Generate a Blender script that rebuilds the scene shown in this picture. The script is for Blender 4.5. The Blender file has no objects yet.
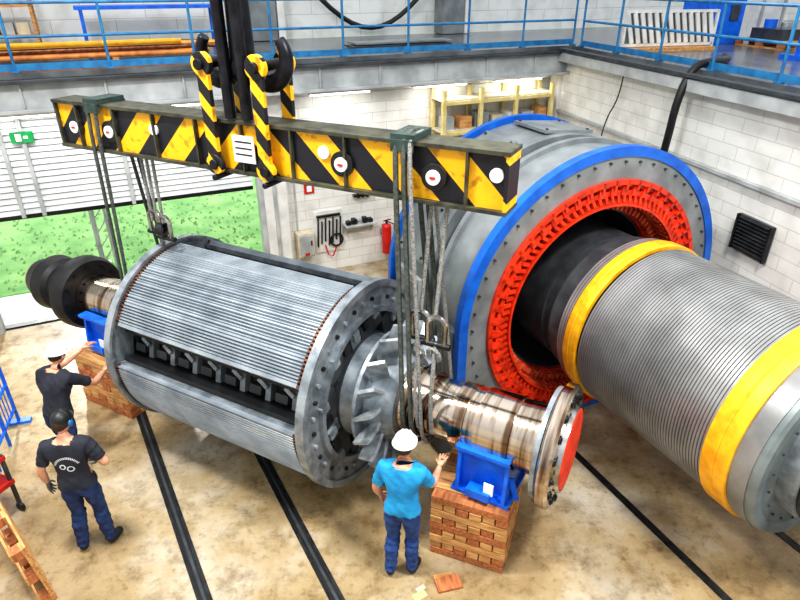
import bpy, bmesh, math, random
from mathutils import Vector, Matrix, Euler
random.seed(7)
D=math.radians
sc=bpy.context.scene
def lin(c):
    return tuple(((x/255)/12.92 if x/255<=0.04045 else ((x/255+0.055)/1.055)**2.4) for x in c)
# ---------------------------------------------------------------- materials
def nodes_of(m):
    m.use_nodes=True; nt=m.node_tree; return nt, nt.nodes, nt.links, nt.nodes['Principled BSDF']
def mat(name,c,rough=.5,metal=0,c2=None,ns=6,bump=0,bs=40,emit=0,lo=.35,hi=.65,coat=0,stretch=None):
    m=bpy.data.materials.new(name); nt,N,L,P=nodes_of(m)
    P.inputs['Roughness'].default_value=rough; P.inputs['Metallic'].default_value=metal
    c=lin(c)
    P.inputs['Base Color'].default_value=(*c,1)
    m.diffuse_color=(*c,1)
    tc=N.new('ShaderNodeTexCoord'); src=tc.outputs['Object']
    if stretch:
        mp=N.new('ShaderNodeMapping'); mp.inputs['Scale'].default_value=stretch
        L.new(src,mp.inputs['Vector']); src=mp.outputs['Vector']
    c2l=lin(c2) if c2 else tuple(x*.72 for x in c)
    n=N.new('ShaderNodeTexNoise'); n.inputs['Scale'].default_value=ns; n.inputs['Detail'].default_value=6
    L.new(src,n.inputs['Vector'])
    r=N.new('ShaderNodeValToRGB'); r.color_ramp.elements[0].position=lo; r.color_ramp.elements[1].position=hi
    r.color_ramp.elements[0].color=(*c2l,1); r.color_ramp.elements[1].color=(*c,1)
    L.new(n.outputs['Fac'],r.inputs['Fac']); L.new(r.outputs['Color'],P.inputs['Base Color'])
    if bump:
        n2=N.new('ShaderNodeTexNoise'); n2.inputs['Scale'].default_value=bs; n2.inputs['Detail'].default_value=4
        L.new(src,n2.inputs['Vector'])
        b=N.new('ShaderNodeBump'); b.inputs['Strength'].default_value=bump; b.inputs['Distance'].default_value=.02
        L.new(n2.outputs['Fac'],b.inputs['Height']); L.new(b.outputs['Normal'],P.inputs['Normal'])
    if emit:
        P.inputs['Emission Color'].default_value=(*c,1); P.inputs['Emission Strength'].default_value=emit
    if coat: P.inputs['Coat Weight'].default_value=coat
    return m
def brickmat(name,c,mortar,w=.6,h=.2,rough=.6):
    m=bpy.data.materials.new(name); nt,N,L,P=nodes_of(m)
    P.inputs['Roughness'].default_value=rough
    tc=N.new('ShaderNodeTexCoord'); s=N.new('ShaderNodeSeparateXYZ'); cb=N.new('ShaderNodeCombineXYZ')
    L.new(tc.outputs['Object'],s.inputs[0]); L.new(s.outputs['X'],cb.inputs['X']); L.new(s.outputs['Z'],cb.inputs['Y'])
    br=N.new('ShaderNodeTexBrick'); br.inputs['Scale'].default_value=1
    br.inputs['Brick Width'].default_value=w; br.inputs['Row Height'].default_value=h; br.inputs['Mortar Size'].default_value=.006
    c=lin(c); br.inputs['Color1'].default_value=(*c,1); br.inputs['Color2'].default_value=(*[x*.94 for x in c],1)
    br.inputs['Mortar'].default_value=(*lin(mortar),1)
    L.new(cb.outputs[0],br.inputs['Vector'])
    n=N.new('ShaderNodeTexNoise'); n.inputs['Scale'].default_value=2.2; n.inputs['Detail'].default_value=8
    L.new(tc.outputs['Object'],n.inputs['Vector'])
    r=N.new('ShaderNodeValToRGB'); r.color_ramp.elements[0].position=.3; r.color_ramp.elements[0].color=(.8,.8,.78,1); r.color_ramp.elements[1].position=.55
    L.new(n.outputs['Fac'],r.inputs['Fac'])
    mx=N.new('ShaderNodeMix'); mx.data_type='RGBA'; mx.blend_type='MULTIPLY'; mx.inputs[0].default_value=1
    L.new(br.outputs['Color'],mx.inputs[6]); L.new(r.outputs['Color'],mx.inputs[7]); L.new(mx.outputs[2],P.inputs['Base Color'])
    b=N.new('ShaderNodeBump'); b.inputs['Strength'].default_value=.4; b.inputs['Distance'].default_value=.01; b.invert=True
    L.new(br.outputs['Fac'],b.inputs['Height']); L.new(b.outputs['Normal'],P.inputs['Normal'])
    return m
def stripemat(name,ca,cb_,period=.42,slope=1.0,centre=0.0,chev=True,th=.47):
    m=bpy.data.materials.new(name); nt,N,L,P=nodes_of(m); P.inputs['Roughness'].default_value=.45
    tc=N.new('ShaderNodeTexCoord'); s=N.new('ShaderNodeSeparateXYZ'); L.new(tc.outputs['Object'],s.inputs[0])
    def mth(op,a,b=None):
        k=N.new('ShaderNodeMath'); k.operation=op
        for i,v in enumerate((a,b)):
            if v is None: continue
            if isinstance(v,(int,float)): k.inputs[i].default_value=v
            else: L.new(v,k.inputs[i])
        return k.outputs[0]
    x=mth('SUBTRACT',s.outputs['X'],centre)
    if chev: x=mth('ABSOLUTE',x)
    v=mth('ADD',x,mth('MULTIPLY',s.outputs['Z'],slope))
    v=mth('ADD',v,50.0)
    f=mth('FRACT',mth('DIVIDE',v,period))
    g=mth('GREATER_THAN',f,th)
    n=N.new('ShaderNodeTexNoise'); n.inputs['Scale'].default_value=9; n.inputs['Detail'].default_value=8; L.new(tc.outputs['Object'],n.inputs['Vector'])
    mx=N.new('ShaderNodeMix'); mx.data_type='RGBA'
    L.new(g,mx.inputs[0]); mx.inputs[6].default_value=(*lin(ca),1); mx.inputs[7].default_value=(*lin(cb_),1)
    r=N.new('ShaderNodeValToRGB'); r.color_ramp.elements[0].position=.34; r.color_ramp.elements[0].color=(.5,.45,.4,1); r.color_ramp.elements[1].position=.44
    L.new(n.outputs['Fac'],r.inputs['Fac'])
    m2=N.new('ShaderNodeMix'); m2.data_type='RGBA'; m2.blend_type='MULTIPLY'; m2.inputs[0].default_value=1
    L.new(mx.outputs[2],m2.inputs[6]); L.new(r.outputs['Color'],m2.inputs[7]); L.new(m2.outputs[2],P.inputs['Base Color'])
    return m
# ---------------------------------------------------------------- builder
def frame(origin,xdir):
    x=Vector((xdir[0],xdir[1],xdir[2] if len(xdir)>2 else 0)).normalized(); z=Vector((0,0,1)); y=z.cross(x).normalized(); z=x.cross(y)
    M=Matrix((x,y,z)).transposed().to_4x4(); M.translation=Vector(origin); return M
class B:
    def __init__(s,name,M=None):
        s.name=name; s.M=M or Matrix(); s.v=[]; s.f=[]; s.fm=[]; s.mats=[]
    def mi(s,m):
        if m not in s.mats: s.mats.append(m)
        return s.mats.index(m)
    def add(s,vs,fs,m,T=None):
        o=len(s.v)
        for p in vs:
            p=Vector(p); s.v.append(T@p if T else p)
        if callable(m):
            for i,f in enumerate(fs): s.f.append([o+k for k in f]); s.fm.append(s.mi(m(i)))
        else:
            k0=s.mi(m)
            for f in fs: s.f.append([o+k for k in f]); s.fm.append(k0)
    def box(s,c,d,m,rot=(0,0,0),T=None):
        R=Matrix.Translation(c)@Euler([D(a) for a in rot]).to_matrix().to_4x4()
        if T: R=T@R
        x,y,z=[a/2 for a in d]
        vs=[(-x,-y,-z),(x,-y,-z),(x,y,-z),(-x,y,-z),(-x,-y,z),(x,-y,z),(x,y,z),(-x,y,z)]
        s.add(vs,[(0,3,2,1),(4,5,6,7),(0,1,5,4),(1,2,6,5),(2,3,7,6),(3,0,4,7)],m,R)
    def bar(s,p0,p1,w,h,m):
        p0=Vector(p0);p1=Vector(p1);d=p1-p0;L=d.length;q=d.to_track_quat('X','Z')
        R=Matrix.Translation((p0+p1)/2)@q.to_matrix().to_4x4()
        s.box((0,0,0),(L,w,h),m,T=R)
    def cyl(s,p0,p1,r,m,r1=None,n=20,cap=True):
        p0=Vector(p0);p1=Vector(p1); r1=r if r1 is None else r1
        q=(p1-p0).to_track_quat('X','Z').to_matrix(); vs=[];fs=[]
        for p,rr in((p0,r),(p1,r1)):
            for i in range(n):
                a=2*math.pi*i/n; vs.append(p+q@Vector((0,math.cos(a)*rr,math.sin(a)*rr)))
        for i in range(n): fs.append((i,(i+1)%n,n+(i+1)%n,n+i))
        if cap: fs.append(tuple(range(n-1,-1,-1))); fs.append(tuple(range(n,2*n)))
        s.add(vs,fs,m)
    def lathe(s,prof,m,n=64,T=None,capends=True):
        vs=[];fs=[];k=len(prof)
        for x,r in prof:
            for i in range(n):
                a=2*math.pi*i/n; vs.append((x,math.cos(a)*r,math.sin(a)*r))
        for j in range(k-1):
            for i in range(n): fs.append((j*n+i,j*n+(i+1)%n,(j+1)*n+(i+1)%n,(j+1)*n+i))
        if capends:
            fs.append(tuple(range(n-1,-1,-1))); fs.append(tuple(range((k-1)*n,k*n)))
        s.add(vs,fs,m,T)
    def tube(s,pts,r,m,n=8,closed=False):
        pts=[Vector(p) for p in pts]; k=len(pts)
        rr=r if isinstance(r,(list,tuple)) else [r]*k
        vs=[];fs=[];up=None
        for i,p in enumerate(pts):
            if closed: t=pts[(i+1)%k]-pts[i-1]
            else: t=pts[min(i+1,k-1)]-pts[max(i-1,0)]
            t.normalize()
            if up is None:
                up=Vector((0,0,1)) if abs(t.z)<.9 else Vector((1,0,0))
            a=t.cross(up)
            if a.length<1e-4: a=t.cross(Vector((.3,.8,.1)))
            a.normalize(); b=a.cross(t).normalized(); up=b
            for j in range(n):
                th=2*math.pi*j/n; vs.append(p+(a*math.cos(th)+b*math.sin(th))*rr[i])
        for i in range(k if closed else k-1):
            for j in range(n):
                i2=(i+1)%k; fs.append((i*n+j,i*n+(j+1)%n,i2*n+(j+1)%n,i2*n+j))
        if not closed: fs.append(tuple(range(n))[::-1]); fs.append(tuple(range((k-1)*n,k*n)))
        s.add(vs,fs,m)
    def torus(s,c,axis,R,r,m,n=32,k=8,a0=0,a1=360):
        q=Vector(axis).to_track_quat('X','Z').to_matrix(); full=abs(a1-a0)>=360
        cnt=n if full else n+1
        pts=[Vector(c)+q@Vector((0,math.cos(D(a0+(a1-a0)*i/n))*R,math.sin(D(a0+(a1-a0)*i/n))*R)) for i in range(cnt)]
        s.tube(pts,r,m,k,closed=full)
    def ring(s,x0,x1,fo,fi,m,n=180,a0=0,a1=360):
        fo_=fo if callable(fo) else (lambda e:fo); fi_=fi if callable(fi) else (lambda e:fi)
        full=abs(a1-a0)>=360; cnt=n if full else n+1; vs=[];fs=[]
        for i in range(cnt):
            e=D(a0+(a1-a0)*i/n); c,sn=-math.cos(e),math.sin(e); ro=fo_(e); ri=fi_(e)
            vs+= [(x0,c*ro,sn*ro),(x1,c*ro,sn*ro),(x1,c*ri,sn*ri),(x0,c*ri,sn*ri)]
        for i in range(n):
            a=4*i;b=4*((i+1)%cnt)
            for j in range(4): fs.append((a+j,a+(j+1)%4,b+(j+1)%4,b+j))
        if not full: fs.append((0,3,2,1)); k=4*n; fs.append((k,k+1,k+2,k+3))
        s.add(vs,fs,m)
    def sph(s,c,r,m,T=None,nu=20,nv=12,fn=None,v0=0.0,v1=1.0):
        vs=[];fs=[]
        if isinstance(r,(int,float)): r=(r,r,r)
        for j in range(nv+1):
            ph=math.pi*(v0+(v1-v0)*j/nv)
            for i in range(nu):
                th=2*math.pi*i/nu
                p=Vector((math.sin(ph)*math.cos(th),math.sin(ph)*math.sin(th),math.cos(ph)))
                if fn: p=fn(p)
                vs.append(Vector((p.x*r[0],p.y*r[1],p.z*r[2]))+Vector(c))
        for j in range(nv):
            for i in range(nu): fs.append((j*nu+i,(j+1)*nu+i,(j+1)*nu+(i+1)%nu,j*nu+(i+1)%nu))
        s.add(vs,fs,m,T)
    def prism(s,poly,z0,z1,m):
        n=len(poly); vs=[(x,y,z0) for x,y in poly]+[(x,y,z1) for x,y in poly]
        fs=[tuple(range(n))[::-1],tuple(range(n,2*n))]+[(i,(i+1)%n,n+(i+1)%n,n+i) for i in range(n)]
        s.add(vs,fs,m)
    def mesh(s,me,fmat,T=None):
        vs=[v.co.copy() for v in me.vertices]; fs=[tuple(p.vertices) for p in me.polygons]
        s.add(vs,fs,fmat,T)
    def done(s,bevel=0,ang=38):
        me=bpy.data.meshes.new(s.name); me.from_pydata([tuple(v) for v in s.v],[],s.f); 
        for m in s.mats: me.materials.append(m)
        me.polygons.foreach_set('material_index',s.fm)
        bm=bmesh.new(); bm.from_mesh(me)
        bmesh.ops.remove_doubles(bm,verts=bm.verts,dist=1e-5)
        bmesh.ops.recalc_face_normals(bm,faces=bm.faces)
        bm.to_mesh(me); bm.free()
        me.polygons.foreach_set('use_smooth',[True]*len(me.polygons))
        me.set_sharp_from_angle(angle=D(ang))
        o=bpy.data.objects.new(s.name,me); sc.collection.objects.link(o); o.matrix_world=s.M
        if bevel:
            b=o.modifiers.new('Bevel','BEVEL'); b.width=bevel; b.segments=2; b.limit_method='ANGLE'; b.angle_limit=D(40)
        return o
# ---------------------------------------------------------------- palette
steel_blue=mat('rotor_lamination_steel',(176,185,192),.36,.45,c2=(138,148,157),ns=3,bump=.08,bs=60)
slotdk=mat('rotor_slot_wedge',(76,84,90),.5,.4,c2=(56,62,68),ns=4)
steel_ring=mat('grey_forged_steel',(164,172,178),.4,.5,c2=(110,118,124),ns=6,bump=.15)
steel_dk=mat('dark_steel',(62,64,66),.45,.6,c2=(36,36,38),ns=8)
polish=mat('polished_shaft_steel',(208,194,178),.15,1.0,c2=(124,98,78),ns=2.2,stretch=(7,.6,.6),lo=.36,hi=.56)
polish2=mat('ground_steel',(200,200,198),.22,1.0,c2=(130,122,115),ns=6)
silver=mat('cast_aluminium',(186,194,198),.4,.5,c2=(126,134,140),ns=9)
copper=mat('copper_bar',(150,96,66),.4,.7,c2=(96,62,44),ns=20)
redor=mat('orange_red_varnish',(246,66,24),.4,0,c2=(190,40,14),ns=7,bump=.2)
redface=mat('red_lead_primer',(236,70,34),.6,0,c2=(205,54,30),ns=6)
blue=mat('blue_machine_paint',(14,108,214),.35,0,c2=(8,86,182),ns=5)
bluerail=mat('blue_railing_paint',(46,132,184),.45,0,c2=(30,100,150))
bluesup=mat('bright_blue_paint',(8,116,240),.4,0,c2=(6,92,206),ns=8)
greym=mat('grey_machine_paint',(142,148,150),.42,.12,c2=(114,119,121),ns=3)
greyd=mat('dark_grey_paint',(76,80,84),.45,.2,c2=(52,55,58),ns=4)
vdark=mat('dark_iron_gap_shade',(40,42,44),.5,.3,c2=(24,25,27),ns=5)  # near-black iron, shade of the rotor gaps put into the colour
grey_l=mat('light_grey_paint',(188,192,192),.5,0,c2=(154,158,159),ns=3)
yellow=mat('yellow_band_tape',(255,194,34),.45,0,c2=(232,160,18),ns=9)
yellow2=mat('cream_rack_paint',(228,212,150),.5,0,c2=(205,184,116),ns=6)
black=mat('black_rubber',(26,26,28),.45,0,c2=(13,13,14),ns=6)
blackm=mat('black_hook_steel',(46,46,52),.36,.6,c2=(26,26,30),ns=7)
sling=mat('grey_round_sling',(90,96,90),.8,0,c2=(58,62,58),ns=30,bump=.6,bs=120)
rope=mat('wire_rope',(172,172,168),.5,.3,c2=(112,112,110),ns=60,bump=.6,bs=160)
padgreen=mat('dark_sling_pad',(54,74,68),.8,0,c2=(36,50,46),ns=14)
wood=mat('pine_timber',(224,174,112),.7,0,c2=(176,122,70),ns=5,stretch=(1,6,6),bump=.3)
wood2=mat('reddish_timber',(200,126,76),.7,0,c2=(150,88,50),ns=5,stretch=(6,1,6),bump=.3)
white=mat('white_paint',(236,236,232),.5,0,c2=(212,212,208),ns=4)
whitepl=mat('white_plastic',(244,246,246),.3,0,c2=(226,228,230),ns=3)
stripe=stripemat('hazard_stripe_beam',(254,188,20),(24,25,34),.66,1.0,-3.3,th=.52)
stripe2=stripemat('hazard_stripe_link',(252,188,24),(24,24,28),.26,.9,-3.6,chev=False)
redm=mat('signal_red',(216,34,30),.4,0)
beige=mat('beige_panel',(215,205,178),.6,0)
orangepipe=mat('orange_pipe',(226,146,72),.5,0,c2=(184,104,44),ns=8)
skinm=mat('skin',(222,168,138),.5,0,c2=(206,148,120),ns=20)
jeans=mat('blue_jeans',(46,82,146),.85,0,c2=(28,52,104),ns=14,bump=.5,bs=60)
jeans2=mat('dark_jeans',(38,64,112),.85,0,c2=(22,36,72),ns=14,bump=.5,bs=60)
cyan=mat('light_blue_tshirt',(40,162,218),.85,0,c2=(26,130,188),ns=6,bump=.3,bs=18)
blk=mat('black_tshirt',(44,48,60),.85,0,c2=(28,30,40),ns=6,bump=.3,bs=18)
shoe=mat('work_shoe',(28,30,36),.6,0)
hair=mat('brown_hair',(70,48,32),.7,0,c2=(40,26,18),ns=60)
glove=mat('grey_work_glove',(120,128,136),.8,0)
eyew=mat('eye_white',(240,240,238),.3,0); eyed=mat('iris',(40,36,34),.3,0); lip=mat('lips',(176,96,86),.5,0)
# ---------------------------------------------------------------- frames
th=D(25); u=Vector((math.cos(th),math.sin(th),0)); v=Vector((-math.sin(th),math.cos(th),0))
RM=frame((0,12.4,0),u)
GZ=4.3
def room(x,y): p=RM@Vector((x,y,0)); return (p.x,p.y)
# ---------------------------------------------------------------- floor
fm=bpy.data.materials.new('worn_concrete_floor'); nt,N,L,P=nodes_of(fm)
tc=N.new('ShaderNodeTexCoord')
n1=N.new('ShaderNodeTexNoise'); n1.inputs['Scale'].default_value=.6; n1.inputs['Detail'].default_value=9; n1.inputs['Roughness'].default_value=.6
n2=N.new('ShaderNodeTexNoise'); n2.inputs['Scale'].default_value=2.6; n2.inputs['Detail'].default_value=12; n2.inputs['Roughness'].default_value=.75
n3=N.new('ShaderNodeTexNoise'); n3.inputs['Scale'].default_value=11; n3.inputs['Detail'].default_value=8
for n in(n1,n2,n3): L.new(tc.outputs['Object'],n.inputs['Vector'])
r1=N.new('ShaderNodeValToRGB'); e=r1.color_ramp.elements; e[0].position=.34; e[0].color=(*lin((134,110,72)),1); e[1].position=.68; e[1].color=(*lin((196,188,172)),1)
k=r1.color_ramp.elements.new(.5); k.color=(*lin((170,150,114)),1)
r2=N.new('ShaderNodeValToRGB'); e=r2.color_ramp.elements; e[0].position=.36; e[0].color=(.42,.36,.28,1); e[1].position=.52; e[1].color=(1,1,1,1)
r4=N.new('ShaderNodeValToRGB'); e=r4.color_ramp.elements; e[0].position=.3; e[0].color=(.6,.58,.54,1); e[1].position=.42; e[1].color=(1,1,1,1)
mx=N.new('ShaderNodeMix'); mx.data_type='RGBA'; mx.blend_type='MULTIPLY'; mx.inputs[0].default_value=.75
mx3=N.new('ShaderNodeMix'); mx3.data_type='RGBA'; mx3.blend_type='MULTIPLY'; mx3.inputs[0].default_value=.7
L.new(n1.outputs['Fac'],r1.inputs['Fac']); L.new(n2.outputs['Fac'],r2.inputs['Fac']); L.new(n3.outputs['Fac'],r4.inputs['Fac']); L.new(r1.outputs['Color'],mx.inputs[6]); L.new(r2.outputs['Color'],mx.inputs[7]); L.new(mx.outputs[2],mx3.inputs[6]); L.new(r4.outputs['Color'],mx3.inputs[7]); L.new(mx3.outputs[2],P.inputs['Base Color'])
r3=N.new('ShaderNodeMapRange'); r3.inputs['To Min'].default_value=.06; r3.inputs['To Max'].default_value=.42; L.new(n2.outputs['Fac'],r3.inputs['Value']); L.new(r3.outputs[0],P.inputs['Roughness'])
b=B('floor'); b.prism([room(-11.8,0.0),room(-11.8,-18),(8.0,-4.0),(3.4,13.98)],-.2,0,fm); b.done()
for p0,p1 in(((-4.6,8.3),(-1.3,2.8)),((-2.95,7.95),(0.0,2.8))):
    b=B('floor_rail',frame((p0[0],p0[1],0),(p1[0]-p0[0],p1[1]-p0[1])))
    Lr=math.hypot(p1[0]-p0[0],p1[1]-p0[1])
    b.box((Lr/2,-.055,.004),(Lr,.03,.012),steel_dk); b.box((Lr/2,.055,.004),(Lr,.03,.012),steel_dk); b.box((Lr/2,0,.003),(Lr,.03,.008),greyd); b.box((Lr/2,0,.001),(Lr,.1,.004),vdark)
    b.done()
gm=mat('lawn_grass',(146,196,118),.95,0,c2=(104,164,88),ns=1.4,bump=.5,bs=25)
gm2=mat('clover_leaves',(172,206,146),.9,0,c2=(124,178,104),ns=3)
pav=mat('outdoor_paving',(205,208,208),.9,0,c2=(175,180,180),ns=3)
b=B('outside_pavement',RM); b.box((-4,.9,-.14),(30,1.4,.2),pav); b.done()
b=B('grass_lawn',RM); b.box((-4,13,-.14),(50,22.7,.2),gm); b.done()
b=B('grass_tufts',RM)
for i in range(1400):
    x=random.uniform(-10,-1.5); y=random.uniform(1.75,9); h=random.uniform(-.02,.01); k=random.uniform(.02,.05)
    b.add([(x-k,y,-.04),(x+k,y,-.04),(x+random.uniform(-.04,.04),y+.07,h)],[(0,1,2)],gm2)
b.done()
b=B('lattice_pole',RM); b.cyl((-6.05,2.2,-.03),(-6.05,2.2,3.2),.05,grey_l); b.box((-6.05,2.2,.02),(.3,.3,.12),grey_l)
for i in range(9): b.bar((-6.05,2.2,.1+i*.32),(-5.8,2.2,.42+i*.32),.02,.02,grey_l)
b.cyl((-5.8,2.2,-.03),(-5.8,2.2,3.2),.03,grey_l); b.done()
# ---------------------------------------------------------------- walls
wbr=brickmat('white_block_wall',(240,239,234),(204,202,196))
wbr2=brickmat('white_panel_wall',(240,242,240),(190,192,192),1.2,.3)
b=B('wall_back',RM); b.box((.73,.15,1.98),(6.5,.3,3.96),wbr); b.done()
b=B('wall_back',RM); b.box((-9.8,.15,1.98),(3.9,.3,3.96),wbr); b.done()
b=B('trim_2',RM); b.box((-5.2,.15,3.87),(5.2,.28,.3),white); b.done()
b=B('wall_back_upper',RM); b.box((1,3.7,6.75),(34,.3,4.9),wbr2); b.done()
rw=Vector((1.5,-5.7,0)).normalized()
WR=frame((3.5,13.5,0),rw)
b=B('wall_right',WR); b.box((8.2,.2,2.02),(17.6,.36,4.02),wbr); b.box((8.2,-.01,.2),(17.6,.06,.4),greyd); b.box((8.2,-.03,2.98),(17.6,.06,.05),grey_l); b.box((8.2,-.02,1.25),(17.6,.05,.06),greyd); b.done()
b=B('wall_left',RM); b.box((-12.2,-6.5,2.1),(.3,12,4.0),wbr); b.done()
b=B('trim_1',WR); b.box((8.2,-.1,4.1),(17.6,.26,.18),grey_l); b.box((8.2,-.2,4.24),(17.6,.12,.06),greyd); b.done(.01)
deck=mat('gallery_deck_plate',(120,126,130),.22,.2,c2=(80,84,88),ns=2)
def wr(x,y): p=WR@Vector((x,y,0)); return (p.x,p.y)
b=B('gallery_deck'); 
pl=[room(-12,-.5),room(3.75,-.5),wr(0.3,.05),wr(17,.05),wr(17,9.5),room(17,3.5),room(-12,3.5)]
b.prism(pl,GZ-.08,GZ,deck); b.done()
b=B('gallery_beam',RM); b.box((-4.1,-.45,4.0),(15.9,.1,.4),grey_l); b.box((-4.1,-.5,4.19),(15.9,.26,.05),greyd); b.box((-4.1,-.5,3.78),(15.9,.3,.05),grey_l)
for i in range(14): b.box((-11+i*1.15,-.52,4.0),(.03,.05,.38),grey_l)
b.done(.005)
def railing(name,M,L,h=.92,sp=1.25,z=GZ):
    b=B(name,M); n=round(L/sp)
    for i in range(n+1):
        x=L*i/n; b.cyl((x,0,z),(x,0,z+h),.022,bluerail,n=10); b.box((x,0,z+.012),(.1,.1,.02),bluerail)
    for hh in(h,h*.52): b.cyl((0,0,z+hh),(L,0,z+hh),.022,bluerail,n=10)
    b.box((L/2,0,z+.07),(L,.012,.1),bluerail)
    b.done()
railing('gallery_railing',RM@Matrix.Translation((-11.5,-.42,0)),15.3)
railing('gallery_railing',WR@Matrix.Translation((.3,.12,0)),14,)
b=B('wall_column',RM); b.box((-2.75,-.12,1.87),(.5,.24,3.74),white); b.box((-3.0,-.14,1.87),(.08,.26,3.74),grey_l); b.box((-2.75,-.27,1.6),(.06,.05,3.2),grey_l); b.done(.01)
b=B('corner_column',RM); b.box((3.75,-.25,1.87),(.35,.3,3.74),white); b.done(.01)
for i,(x,w) in enumerate(((-1.9,.7),(2.9,.6),(-9,.5))):
    b=B('gallery_column',RM); b.box((x,3.3,6.25),(w,.45,3.88),greym); b.box((x+w/2+.1,3.3,6.25),(.16,.5,3.88),white); b.done(.01)
for i,x in enumerate((-6.0,.6)):
    b=B('window_%d'%(i+1),RM); b.box((x,3.53,6.3),(2.6,.04,1.3),mat('window_glass_%d'%i,(200,225,240),.1,0,c2=(225,238,246)))
    for k in range(5): b.box((x-1.3+k*.65,3.5,6.3),(.06,.06,1.3),white)
    for z in(5.65,6.95): b.box((x,3.5,z),(2.66,.06,.06),white)
    b.done()
gate=mat('gate_slat_enamel',(226,230,230),.4,0,c2=(206,210,212),ns=3)
b=B('door_1',RM); 
for i in range(18): b.box((-5.4,-.02,2.1+i*.1),(4.6,.03,.084),gate,rot=(-14,0,0))
b.box((-5.4,.0,2.95),(4.6,.012,1.8),grey_l)
b.box((-5.4,-.02,2.03),(4.6,.07,.07),black)
for x in(-6.9,-6.6,-5.2): b.box((x,-.07,2.87),(.06,.05,1.7),grey_l)
b.box((-7.77,-.02,1.87),(.1,.16,3.74),grey_l)
b.box((-6.6,-.1,3.32),(.32,.03,.17),mat('exit_sign_green',(20,150,80),.4,0)); b.box((-6.65,-.12,3.32),(.08,.01,.11),whitepl); b.box((-6.55,-.12,3.32),(.06,.01,.04),whitepl)
b.done()
b=B('door_threshold',RM); b.box((-5.4,.13,.0),(4.7,.14,.03),steel_dk); b.done()
tubem=mat('lamp_tube',(255,255,250),.3,0,emit=6)
def arealamp(name,M,loc,e,sx,sy,rx=0):
    l=bpy.data.lights.new(name,'AREA'); l.shape='RECTANGLE'; l.energy=e; l.size=sx; l.size_y=sy; l.color=(1,.98,.95)
    o=bpy.data.objects.new(name,l); sc.collection.objects.link(o); o.matrix_world=M@Matrix.Translation(loc)@Matrix.Rotation(rx,4,'X')
for x in(-6.6,-4.4,-1.35,.75,2.6):  # those above the gate are added to brighten it
    b=B('fluorescent_and_added_lamp',RM); b.box((x,-.29,3.7),(1.25,.12,.05),whitepl); b.cyl((x-.58,-.29,3.66),(x+.58,-.29,3.66),.02,tubem,n=10); b.box((x-.4,-.29,3.74),(.03,.03,.04),grey_l); b.box((x+.4,-.29,3.74),(.03,.03,.04),grey_l); b.done()
    arealamp('fluorescent_and_added_light',RM,(x,-.4,3.6),8,1.2,.1)
b=B('electrical_cabinet',RM); b.box((-2.2,-.13,.75),(.34,.24,.5),beige); b.box((-2.2,-.26,.75),(.28,.02,.44),grey_l); b.box((-2.1,-.275,.8),(.03,.02,.1),black); b.box((-2.2,-.26,.57),(.1,.03,.06),redm)
b.box((-2.3,-.02,1.85),(.03,.03,1.7),grey_l); b.done(.008)
b=B('fire_sign',RM); b.box((-2.0,-.02,1.85),(.2,.02,.2),redm); b.box((-2.0,-.035,1.85),(.1,.01,.12),whitepl); b.done()
b=B('wall_tool_board',RM); b.box((-1.65,-.02,.9),(.6,.03,.9),white)
for i in range(7): 
    x=-1.9+i*.08; b.bar((x,-.06,.6+.05*(i%3)),(x+.03,-.06,1.2-.06*(i%2)),.035,.025,black)
b.box((-1.65,-.06,1.25),(.5,.06,.04),black); b.torus((-1.5,-.08,.7),(0,1,0),.13,.022,black); b.tube([(-1.75,-.07,.62),(-1.7,-.09,.4),(-1.6,-.09,.35),(-1.5,-.08,.55)],.015,redm,6); b.done()
b=B('wall_shelf',RM); b.box((-1.0,-.15,1.0),(.7,.28,.03),grey_l)
for i in range(5): b.box((-1.25+i*.12,-.15,1.05+.02*(i%2)),(.09,.12,.08+.04*(i%2)),[black,steel_dk,silver][i%3])
b.box((-1.3,-.06,.9),(.03,.1,.2),grey_l); b.box((-.7,-.06,.9),(.03,.1,.2),grey_l)
b.box((-.9,-.1,1.6),(.4,.1,.05),black); 
for i in range(3): b.cyl((-1.0+i*.1,-.12,1.55),(-1.0+i*.1,-.12,1.66),.03,steel_dk,n=10)
b.done()
b=B('fire_extinguisher',RM); b.cyl((-.4,-.18,.25),(-.4,-.18,.85),.1,redm); b.sph((-.4,-.18,.85),(.1,.1,.07),redm); b.cyl((-.4,-.18,.88),(-.4,-.18,.98),.025,black); b.bar((-.47,-.18,.98),(-.3,-.18,1.0),.02,.02,black); b.tube([(-.38,-.2,.96),(-.25,-.24,.9),(-.25,-.26,.6)],.014,black); b.box((-.4,-.06,.6),(.06,.1,.5),steel_dk); b.done()
b=B('storage_rack',RM)
for x in(.7,1.55,2.4,3.3):
    for y in(-.55,-.08): b.box((x,y,1.8),(.08,.08,3.6),yellow2)
for z in(.4,1.2,2.0,2.75,3.35): 
    b.box((2.0,-.55,z),(2.7,.05,.07),yellow2); b.box((2.0,-.08,z),(2.7,.05,.07),yellow2); b.box((2.0,-.31,z+.05),(2.7,.45,.03),beige)
for i in range(28):
    z=[.52,1.32,2.12,2.87][i%4]; x=.85+(i//4)*.38; w=random.uniform(.2,.34)
    b.box((x+.05,-.3,z+.06),(w,.3,random.uniform(.12,.38)),[beige,grey_l,greym,white,wood][(i*7)%5])
b.done(.004)
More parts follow.
